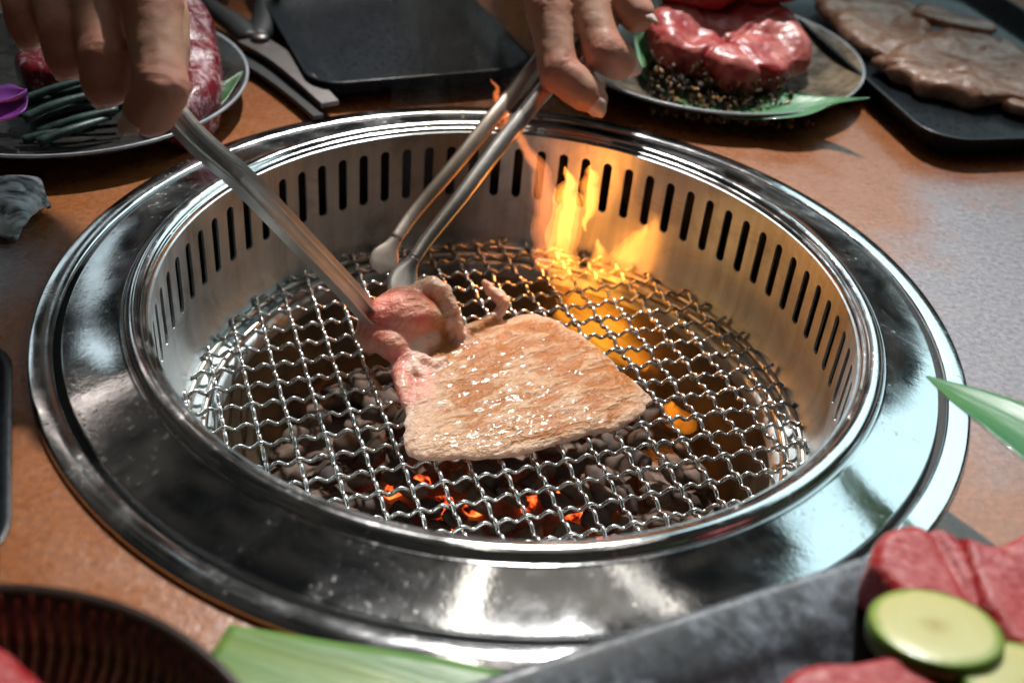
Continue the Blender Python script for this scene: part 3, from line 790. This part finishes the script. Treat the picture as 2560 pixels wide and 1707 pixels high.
# ================================================================== tableware round the grill
M['plate_dark'] = mk_glaze('dark_glaze', [(.35, (.012, .013, .014)), (.55, (.035, .033, .03)), (.75, (.12, .10, .075))], 26, (.2, .42), .25)
M['plate_mottled'] = mk_glaze('mottled_glaze', [(.36, (.020, .018, .016)), (.50, (.095, .075, .052)), (.66, (.27, .20, .125)), (.82, (.36, .35, .34))], 20, (.2, .45), .3)
M['plate_edge'] = plain('glaze_edge', (.34, .37, .40), .28, 0, 80, .3, .2, 400).m
M['stone'] = mk_glaze('stone_glaze', [(.34, (.018, .020, .023)), (.48, (.045, .050, .058)), (.58, (.13, .15, .175)), (.72, (.30, .34, .39))], 48, (.35, .6), .45)
def round_plate(label, c, Rp, zr, mat, grp):
    g = thing('round_plate', label, 'plate', (c[0], c[1], 0), grp)
    q = lambda P: [(r*Rp, z) for (r, z) in P]
    lathe('dish', q([(.004, 2.0), (.45, 2.0), (.60, 2.6), (.80, zr*.45), (.93, zr*.80), (.985, zr-.6)]), mat, g, 128)
    lathe('foot', q([(.985, zr-1.8), (.93, zr*.62), (.80, zr*.28), (.62, .4), (.56, .3), (.2, .3)]), M['plate_dark'], g, 96)
    lathe('edge', q([(.983, zr-.7), (.991, zr-.1), (1.0, zr-.3), (1.0, zr-1.3), (.985, zr-1.9)]), M['plate_edge'], g, 128)
    return g
def rect_tray(label, centre, yaw, hx, hy, h, rc, grp, mat, lip=6.0, slope=10.0, floor_mat=None):
    g = thing('serving_tray', label, 'tray', (centre[0], centre[1], 0), grp); g.rotation_euler = (0, 0, R(yaw))
    def ring(ins, z): return [(x, y, z) for (x, y) in rrect(hx-ins, hy-ins, max(2, rc-ins*.8), 7)]
    loft('tray_body', [ring(slope, .4), ring(slope*.55, h*.35), ring(.6, h-1.2), ring(0, h-.4), ring(.6, h), ring(lip*.35, h-.1), ring(lip*.5, h-.8), ring(lip+slope*.3, h*.55), ring(lip+slope*.8, 3.4), ring(lip+slope*1.1, 2.6)], mat, g, cap0=True, cap1=True)
    return g
M['tray_black'] = mk_glaze('tray_lacquer', [(.3, (.006, .008, .011)), (.7, (.018, .022, .028))], 60, (.24, .40), .2, .3)

# -- far right: black tray with marinated beef
tx = np.array([.963, .27]); ty = np.array([-.27, .963]); c0 = np.array([203, 160.])+tx*75+ty*112
rect_tray('black rectangular tray holding brown marinated beef slices', c0, 15.7, 82, 118, 14, 22, 'black serving trays', M['tray_black'])
# -- black square plate behind the grill
c1 = np.array([-105, 153.])+np.array([.9, .43])*57+np.array([-.37, .93])*80
rect_tray('empty black square plate behind the grill', c1, 24.5, 60, 84, 13, 16, 'black serving trays', M['tray_black'], 5, 11)
# -- tray at the left edge
rect_tray('black tray cut off by the left edge of the picture', (-215.5, -142), 22, 82, 52, 14, 18, 'black serving trays', M['tray_black'])

round_plate('mottled brown round plate under the two raw beef chunks', (95.3, 247.5), 86, 14.5, M['plate_mottled'], 'round plates at the back')
round_plate('dark round plate under the dim hand', (-217.4, 137.0), 85, 14.5, M['plate_dark'], 'round plates at the back')

# ================================================================== bamboo leaves
def leaf(label, path, wid, rot, lift=.0, cup=.12, cut=False, mat=None, n=10, twist=0.0):
    P = crom(path, n); k = len(P); ww = np.interp(np.linspace(0, 1, k), np.linspace(0, 1, len(wid)), wid)
    v = []; f = []; nu = 13; top = []
    for i in range(k):
        t = unit(P[min(i+1, k-1)]-P[max(0, i-1)]); a = unit(np.cross(t, (0, 0, 1))); b = np.cross(a, t)
        ca, sa = math.cos(twist*i/k), math.sin(twist*i/k); a, b = a*ca+b*sa, b*ca-a*sa
        for j in range(nu):
            u = 2*j/(nu-1)-1
            rip = .35*math.sin(u*26)+.5*noise.noise((P[i][0]*.06, u*1.5, lift))
            v.append(P[i]+a*(u*ww[i]/2)+b*(cup*ww[i]*(u*u-.3)+rip*.25))
    for i in range(k-1):
        for j in range(nu-1):
            q = i*nu+j; f.append((q, q+1, q+nu+1, q+nu))
    o = obj('bamboo_leaf', v, f, mat)
    sd = o.modifiers.new('thickness', 'SOLIDIFY'); sd.thickness = .00045
    return tag(o, label, 'leaf', 'bamboo leaves used as garnish')
leaf('broad green leaf with a cut end lying along the front of the grill', [(-66, -176, 6.5), (-40, -183, 7.5), (-5, -191, 8.5), (40, -203, 8.0), (90, -226, 5)], [22, 30, 38, 42, 40], 14, cup=.03, mat=mk_leaf('leaf_front', 14, (.05, .17, .045), (.22, .28, .05), (.38, .40, .12)))
leaf('pointed green leaf reaching in over the right rim of the grill', [(135.5, -61, 29.5), (142, -75, 33.5), (152, -92, 37), (166, -112, 37.5), (184, -134, 33)], [.5, 13, 24, 32, 34], 52, cup=.10, mat=mk_leaf('leaf_right', 52, (.030, .15, .075), (.07, .20, .05), (.22, .30, .09)))
leaf('green leaf under the raw beef chunks with its thin tip past the plate rim', [(58, 268, 15), (78, 225, 6.5), (100, 190, 7.0), (128, 178, 12.5), (150, 178, 18.0), (166.5, 171, 25)], [6, 44, 46, 32, 10, .5], 0, cup=.06, mat=mk_leaf('leaf_plate', -25, (.030, .17, .09), (.08, .24, .07), (.22, .34, .10)))
leaf('dark green leaf on the round plate beside the marbled beef', [(-160, 96, 10), (-152, 110, 9), (-144, 130, 12), (-136, 150, 17)], [8, 17, 13, 1], 0, cup=.08, mat=mk_leaf('leaf_dark', 55, (.018, .085, .025), (.06, .14, .03), (.14, .20, .05)))

# ================================================================== raw meat
M['raw_plate'] = mk_raw('raw_beef', (.30, .016, .020), (.55, .22, .18), .54, .74, (40, 110))
M['raw_pink'] = mk_raw('raw_pink_beef', (.28, .016, .020), (.62, .215, .17), .47, .62, (24, 70), var=(.38, .045, .042), rough=.42)
M['raw_marbled'] = mk_raw('raw_marbled_beef', (.17, .007, .013), (.50, .36, .40), .49, .62, (85, 210), rot=60, var=(.12, .004, .009))
M['raw_front'] = mk_raw('raw_front_beef', (.40, .020, .024), (.64, .20, .19), .46, .66, (170, 420), var=(.30, .012, .016))
M['marinated'] = mk_raw('marinated_beef', (.40, .190, .115), (.64, .44, .32), .42, .66, (75, 210), .34, .40, 20, (.20, .060, .026))
def steak(name, label, cat, outline, zb, th, mat, tilt=(0, 0), wav=1.0, grp=None, voxel=1.3, extra=None, seed=0.0, seam=()):
    """a slab of meat from its outline (mm), lying on zb, th thick, tilted, its face wavy"""
    L = crom(outline+[outline[0]], 5)[:-1]; c = L.mean(0); n = len(L); so = Soup(); V = []; F = []
    prof = ((.80, 0), (.95, .04), (1.0, .28), (1.0, .62), (.965, .88), (.85, 1.0))
    for (k, z) in prof:
        for p in L:
            e = c+(p-c)*k; V.append((e[0], e[1], zb+th*z))
    for i in range(len(prof)-1):
        for k in range(n): F.append((i*n+k, i*n+(k+1) % n, (i+1)*n+(k+1) % n, (i+1)*n+k))
    V += [(c[0], c[1], zb), (c[0], c[1], zb+th)]; b0 = len(V)-2
    for k in range(n):
        F.append((b0, (k+1) % n, k)); F.append((b0+1, (len(prof)-1)*n+k, (len(prof)-1)*n+(k+1) % n))
    V = [np.array((x, y, z+(x-c[0])*tilt[0]+(y-c[1])*tilt[1])) for (x, y, z) in V]
    so.add(V, F)
    if extra: extra(so)
    def shape(P, N):
        h = wav*(1.5*nz1(P, .042, seed+2)+.8*nz1(P, .09, seed+5)+.18*nz1(P, .3, seed))
        for (x, y, nx, ny, dep) in seam:
            d = (P[:, 0]-x)*nx+(P[:, 1]-y)*ny; h = h-dep*np.exp(-(d/1.4)**2)*sstep(zb+th*.4, zb+th*.8, P[:, 2]-(P[:, 0]-c[0])*tilt[0]-(P[:, 1]-c[1])*tilt[1])
        return P+N*h[:, None]
    return tag(organic(name, so, voxel, mat, None, 4, shape), label, cat, grp)
# chunks on the mottled plate
steak('raw_beef_chunk', 'nearer pink raw beef chunk resting on a bed of brown grains', 'raw beef', [(58, 232), (60, 214), (70, 203), (86, 198), (100, 191), (124, 193), (134, 204), (147, 222), (142, 238), (126, 256), (84, 258)], 18, 15, M['raw_pink'], (-.05, .22), 2.6, 'raw beef chunks', seed=1.0, seam=((100, 215, .8, .6, 2.2), (122, 238, .75, -.66, 1.6)))
steak('raw_beef_chunk', 'farther red raw beef chunk lying on top of the pink one', 'raw beef', [(60, 268), (66, 244), (82, 231), (98, 233), (116, 246), (146, 254), (150, 280), (136, 300), (76, 300)], 38, 21, M['raw_plate'], (.04, -.05), 3.2, 'raw beef chunks', seed=7.0)
# marinated slices in the black tray
steak('marinated_beef_slice', 'largest glossy brown marinated beef slice along the front of the tray', 'beef slice', [(190, 262), (196, 246), (206, 240), (212, 228), (226, 226), (238, 218), (256, 222), (270, 218), (286, 230), (302, 244), (296, 262), (292, 286), (262, 312), (228, 300)], 4.5, 10, M['marinated'], (.0, .03), 2.3, 'marinated beef slices', 1.4, seed=3.0, seam=((250, 244, .1, 1, 1.5), (240, 268, .2, 1, 1.2)))
steak('marinated_beef_slice', 'brown marinated beef slice tucked behind the large one in the tray', 'beef slice', [(172, 352), (178, 318), (186, 288), (206, 268), (228, 292), (240, 330), (232, 366), (200, 376)], 5.0, 9, M['marinated'], (-.02, .02), 2.3, 'marinated beef slices', 1.4, seed=11.0)
steak('marinated_beef_slice', 'small folded flap of marinated beef on top of the slices', 'beef slice', [(228, 332), (244, 318), (268, 312), (278, 322), (256, 336), (240, 350)], 11.0, 6, M['marinated'], (0, 0), .9, 'marinated beef slices', 1.2, seed=15.0)
steak('marinated_beef_slice', 'short curled end of marinated beef at the right edge of the tray', 'beef slice', [(252, 220), (262, 212), (284, 219), (300, 232), (288, 242), (266, 232)], 4.5, 7, M['marinated'], (0, 0), .8, 'marinated beef slices', 1.2, seed=19.0)
# marbled slices on the dark plate
steak('marbled_beef_slice', 'dark red marbled beef slice standing beside the dim hand', 'raw beef', [(-158, 92), (-146, 92), (-139, 116), (-146, 150), (-160, 186), (-176, 196), (-184, 178), (-176, 136)], 9, 24, M['raw_marbled'], (-.35, .05), 1.0, 'marbled beef slices', seed=4.0, seam=((-160, 140, .95, .3, 2.4),))
steak('marbled_beef_slice', 'shaded marbled beef slice half hidden behind the fingers', 'raw beef', [(-236, 128), (-222, 112), (-200, 116), (-186, 136), (-196, 170), (-226, 172)], 8, 18, M['raw_marbled'], (0, 0), 1.0, 'marbled beef slices', seed=9.0)

# toasted grains under the pink chunk
def build_grains():
    V0 = np.array([(-1, 0, 0), (-.45, .36, .15), (-.45, -.36, .15), (-.4, 0, -.35), (.45, .36, .15), (.45, -.36, .15), (.4, 0, -.35), (1, 0, 0)])
    F0 = [(0, 2, 1), (0, 1, 3), (0, 3, 2), (1, 2, 5, 4), (1, 4, 6, 3), (2, 3, 6, 5), (7, 4, 5), (7, 6, 4), (7, 5, 6)]
    V = []; F = []; mi = []
    for k in range(1500):
        x = rnd.uniform(62, 134); y0 = 172+.10*abs(x-98)*.6
        y = y0+rnd.random()**1.4*62; r = rnd.random()
        z = 4+rnd.random()*min(19, (y-y0)*1.0+1)
        if rnd.random() < .06: x += rnd.uniform(-6, 14); y -= rnd.uniform(0, 9); z = 8
        if y < 168+.0*x: continue
        e = np.array(Euler((rnd.uniform(0, 6), rnd.uniform(0, 6), rnd.uniform(0, 6))).to_matrix()); s = rnd.uniform(1.3, 2.7)
        b = len(V); V += list((V0*np.array([s, s*.8, s*.8]))@e.T+np.array([x, y, z])); F += [tuple(q+b for q in f) for f in F0]; mi += [0 if r < .45 else (1 if r < .8 else 2)]*len(F0)
    o = obj('toasted_grains', V, F, plain('grain_dark', (.020, .014, .010), .55, 0, 200, .4).m)
    o.data.materials.append(plain('grain_brown', (.12, .055, .022), .5, 0, 200, .4).m); o.data.materials.append(plain('grain_gold', (.42, .22, .07), .45, 0, 200, .3).m)
    o.data.polygons.foreach_set('material_index', mi)
    tag(o, 'bed of dark and golden toasted grains under the pink beef chunk', 'grains', kind='stuff')
build_grains()

# scallion sticks, flower petal and crumbs on the dark plate
def build_garnish():
    ms = plain('charred_stalk', (.030, .060, .052), .42, 0, 120, .7, .4, 260, .0008).m
    spec = [((-226, 104, 12), (-182, 122, 19)), ((-222, 96, 11), (-180, 112, 18)), ((-216, 90, 12), (-176, 104, 17)), ((-208, 82, 10), (-178, 98, 17)), ((-204, 72, 11), (-181, 95, 14)), ((-228, 112, 14), (-192, 128, 20)), ((-214, 84, 15), (-186, 106, 21)), ((-220, 100, 16), (-190, 118, 23)), ((-232, 94, 10), (-208, 110, 15)), ((-212, 76, 9), (-190, 86, 11))]
    for i, (a, b) in enumerate(spec):
        mid = (np.array(a)+np.array(b))/2+np.array([rnd.uniform(-2, 2), rnd.uniform(-2, 2), 1.5])
        r = rnd.uniform(2.2, 3.2)
        o = sweep('charred_stalk', crom([a, mid, b], 6), lambda k, t: ell(r*(1-.35*t), r*.8*(1-.35*t), 9), ms)
        tag(o, 'charred green stalk in the bundle on the dark round plate', 'stalk', 'charred stalks on the dark plate')
    mp = plain('petal', (.16, .02, .22), .45, 0, 90, .4, .3, 200, sss=.1).m
    for (x, y, z, a, lb) in ((-221, 84, 22, 10, 'purple flower petal lying furthest left on the charred stalks'), (-216, 76, 20, 60, 'purple flower petal curling beside the charred stalks')):
        v = []; f = []; nu = 8
        for i in range(nu+1):
            for j in range(nu+1):
                u, w_ = i/nu, 2*j/nu-1; q = math.sin(math.pi*min(1, u*.9+.08))*9
                p = np.array([u*20-10, w_*q, 3*w_*w_+3*u*u+noise.noise((u*3, w_*2, x))*1.2]); ca, sa = math.cos(R(a)), math.sin(R(a))
                v.append((x+p[0]*ca-p[1]*sa, y+p[0]*sa+p[1]*ca, z+p[2]))
        for i in range(nu):
            for j in range(nu): q = i*(nu+1)+j; f.append((q, q+1, q+nu+2, q+nu+1))
        o = obj('flower_petal', v, f, mp); sd = o.modifiers.new('thickness', 'SOLIDIFY'); sd.thickness = .0005
        tag(o, lb, 'petal', 'purple petals')
build_garnish()

# ================================================================== scissors
def build_scissors():
    g = thing('kitchen_scissors', 'black handled kitchen scissors lying between the plates', 'scissors', (-140, 200, 0))
    O = np.array([-140, 200, 0.])
    ms = plain('scissor_steel', (.17, .155, .15), .42, 1.0, 60, .2).m
    def blade(P, w0, w1, z, th, mat, nm):
        P = crom(P, 5); k = len(P)
        return sweep(nm, [p-O for p in P], lambda i, t: [(-(w0+(w1-w0)*t)/2, -th/2), ((w0+(w1-w0)*t)/2, -th/2), ((w0+(w1-w0)*t)/2-.3, th/2), (-(w0+(w1-w0)*t)/2+1.5*(1-t), th/2)], mat, g, smooth=False)
    blade([(-146, 208, 9), (-128, 190, 9), (-110, 166, 9), (-93, 142, 8)], 17, 9, 8, 2.4, ms, 'blade')
    blade([(-150, 196, 4.5), (-134, 182, 4.5), (-114, 158, 4.5), (-97, 134, 4.5)], 14, 5, 4, 2.2, M['blackm'], 'blade')
    lathe('pivot', [(.3, 13.4), (3.2, 13.2), (4.6, 12.2), (5.0, 10.0), (5.0, 3)], ms, g, 32, (-1, 6))
    for (P, r) in (([(-146, 208, 8), (-158, 226, 9), (-176, 244, 10), (-186, 262, 10), (-182, 284, 10), (-196, 300, 10)], 6), ([(-144, 212, 7), (-146, 236, 8), (-152, 262, 9), (-150, 284, 9), (-160, 304, 9)], 6)):
        sweep('handle', [p-O for p in crom(P, 5)], lambda i, t: ell(r*(1+.25*math.sin(t*9)), 4.6, 12), M['blackm'], g)
build_scissors()

# ================================================================== shell on the table
def build_shell():
    t = NT('shell_grey').set(rough=.4, coat=.2); v_ = t.coords((1, 1, 1), (0, 0, R(30)))
    a = t.noise(v_, 70, 6, .65, 1.5)
    t.base(t.ramp(a, [(.36, (.03, .035, .04)), (.48, (.30, .32, .34)), (.62, (.58, .61, .63)), (.78, (.36, .28, .22))])); t.bump(a, .5, .001)
    v = []; f = []; nu, nv = 22, 26
    for i in range(nu+1):
        for j in range(nv+1):
            s = i/nu; a = R(-72+144*j/nv); r = 29*s*(1-.16*(a/1.2)**2)
            ridge = .35*math.sin(s*24+a)+.35*math.sin(a*9)*s
            x = r*math.cos(a); y = r*math.sin(a); z = 11*math.sin(math.pi*min(1, s*.86+.08))*math.cos(a*.9)+ridge*.8+noise.noise((s*3, a*2, 1))*1.2
            ca, sa = math.cos(R(-168)), math.sin(R(-168))
            v.append((-187+x*ca-y*sa, 34+x*sa+y*ca, max(.5, z+1)))
    for i in range(nu):
        for j in range(nv): q = i*(nv+1)+j; f.append((q, q+1, q+nv+2, q+nv+1))
    o = obj('oyster_shell', v, f, t.m); sd = o.modifiers.new('thickness', 'SOLIDIFY'); sd.thickness = .0018
    tag(o, 'grey ridged shell lying on the table left of the grill', 'shell')
build_shell()

# ================================================================== ribbed bowl in the front left
def build_bowl():
    cx, cy, Rb, H = -103.5, -253.3, 76.0, 30.0
    g = thing('ribbed_bowl', 'dark brown ribbed bowl in the front left corner', 'bowl', (cx, cy, 0))
    mb = plain('bowl_lacquer', (.022, .011, .007), .30, 0, 80, .4, .2, 300).m; mr = plain('rib_lacquer', (.27, .20, .13), .24, .8, 190, .8, .25, 240).m
    lathe('shell', [(30, .5), (62, 4), (72, 16), (75.6, H-1), (75.8, H), (74.6, H+.4), (73.0, H-.4), (70, 15), (60, 5.5), (30, 3.0), (.5, 3.0)], mb, g, 128)
    prof = [(73.3, H-1.0), (71.6, 22), (69.2, 14), (64, 7.6), (55, 4.6), (40, 3.6)]
    P = [(r, 0, z) for (r, z) in prof]; V = []; F = []
    for i, (r, z) in enumerate(prof):
        w_ = 1.15*r/72; d = 1.3
        V += [(r+.3, -w_, z-.1), (r-d*.7, -w_*.55, z+d*.55), (r-d, 0, z+d*.75), (r-d*.7, w_*.55, z+d*.55), (r+.3, w_, z-.1)]
    for i in range(len(prof)-1):
        for k in range(4): F.append((i*5+k, i*5+k+1, (i+1)*5+k+1, (i+1)*5+k))
    me = mesh_from('rib', V, F); me.materials.append(mr)
    for k in range(124):
        o = bpy.data.objects.new('rib', me); link(o, g); o.rotation_euler = (0, 0, 2*math.pi*k/124); o.scale = (1, 1, 1+.04*math.sin(k*2.3))
    return (cx, cy)
build_bowl()
steak('raw_beef_slice', 'raw red beef slice with a pale edge inside the ribbed bowl', 'raw beef', [(-132, -200), (-112, -193), (-98, -198), (-86, -212), (-92, -240), (-118, -250), (-140, -232)], 14, 17, M['raw_front'], (0, 0), .8, 'raw beef in the foreground', seed=23.0)

# ================================================================== stone plate in the front right with meat and zucchini
def build_stone_plate():
    yaw = 27.0; u = np.array([math.cos(R(yaw)), math.sin(R(yaw))]); v_ = np.array([u[1], -u[0]])
    corner = np.array([128, -120.]); c = corner-u*95+v_*70
    g = thing('stone_plate', 'grey mottled stone plate in the front right corner', 'plate', (c[0], c[1], 0)); g.rotation_euler = (0, 0, R(yaw))
    def ring(ins, z): return [(x, y, z) for (x, y) in rrect(98-ins, 70-ins, max(6, 30-ins*.8), 8)]
    loft('plate_body', [ring(16, .5), ring(9, 5), ring(1, 17), ring(0, 18.8), ring(.8, 19.8), ring(3, 19.6), ring(14, 16.4), ring(17, 14.5), ring(22, 8.6), ring(27, 7.5)], M['stone'], g)
build_stone_plate()
steak('raw_beef_slice', 'red raw beef slice with a small dark hole on the stone plate', 'raw beef', [(97, -149), (103, -139), (113, -135), (123, -139), (124, -156), (122, -170), (108, -166)], 18, 17, M['raw_front'], (.05, .10), .9, 'raw beef in the foreground', seed=31.0, seam=((118, -150, .98, .2, 1.6),))
steak('raw_beef_slice', 'red raw beef slice cut off by the right edge of the picture', 'raw beef', [(121, -138), (130, -142), (146, -136), (158, -150), (150, -178), (130, -178), (121, -160)], 17, 21, M['raw_front'], (.02, .06), 1.0, 'raw beef in the foreground', seed=37.0)
steak('raw_beef_slice', 'red raw beef slice at the bottom edge in front of the zucchini', 'raw beef', [(64, -196), (72, -186), (88, -183), (101, -180), (104, -187), (112, -196), (100, -214), (74, -212)], 20, 18, M['raw_front'], (.06, .0), .8, 'raw beef in the foreground', seed=41.0)
def zucchini(label, c, rad, rot):
    g = thing('zucchini_slice', label, 'zucchini', c, 'zucchini slices'); g.rotation_euler = rot
    ms = plain('zucchini_skin', (.055, .12, .012), .32, 0, 160, .5, .2, 400).m
    t = NT('zucchini_flesh').set(rough=.34, sss=.2, ssss=.003, coat=.2); v = t.coords()
    ln = t.n('ShaderNodeVectorMath'); ln.operation = 'LENGTH'; t.l(v, ln.inputs[0])
    q = t.math('ADD', t.math('MULTIPLY', ln.outputs['Value'], 1000/rad), t.math('MULTIPLY', t.noise(v, 220, 4), .16))
    t.base(t.ramp(q, [(.28, (.40, .33, .10)), (.42, (.50, .46, .19)), (.90, (.53, .50, .22)), (1.06, (.22, .30, .05))])); t.bump(t.noise(v, 420, 4), .3, .0005)
    lathe('flesh', [(.2, 3.0), (rad*.5, 3.05), (rad*.93, 2.9), (rad*.965, 2.6), (rad*.97, -2.6), (rad*.93, -2.9), (.2, -3.0)], t.m, g, 64)
    lathe('skin', [(rad*.962, 2.85), (rad*.99, 2.4), (rad, 0), (rad*.99, -2.4), (rad*.962, -2.85)], ms, g, 64)
zucchini('larger pale zucchini slice leaning between two raw beef slices', (107, -173, 36), 15.5, (R(-14), R(-4), 0))
zucchini('zucchini slice cut off by the lower right corner', (125, -190, 37), 17.0, (R(-10), R(4), 0))
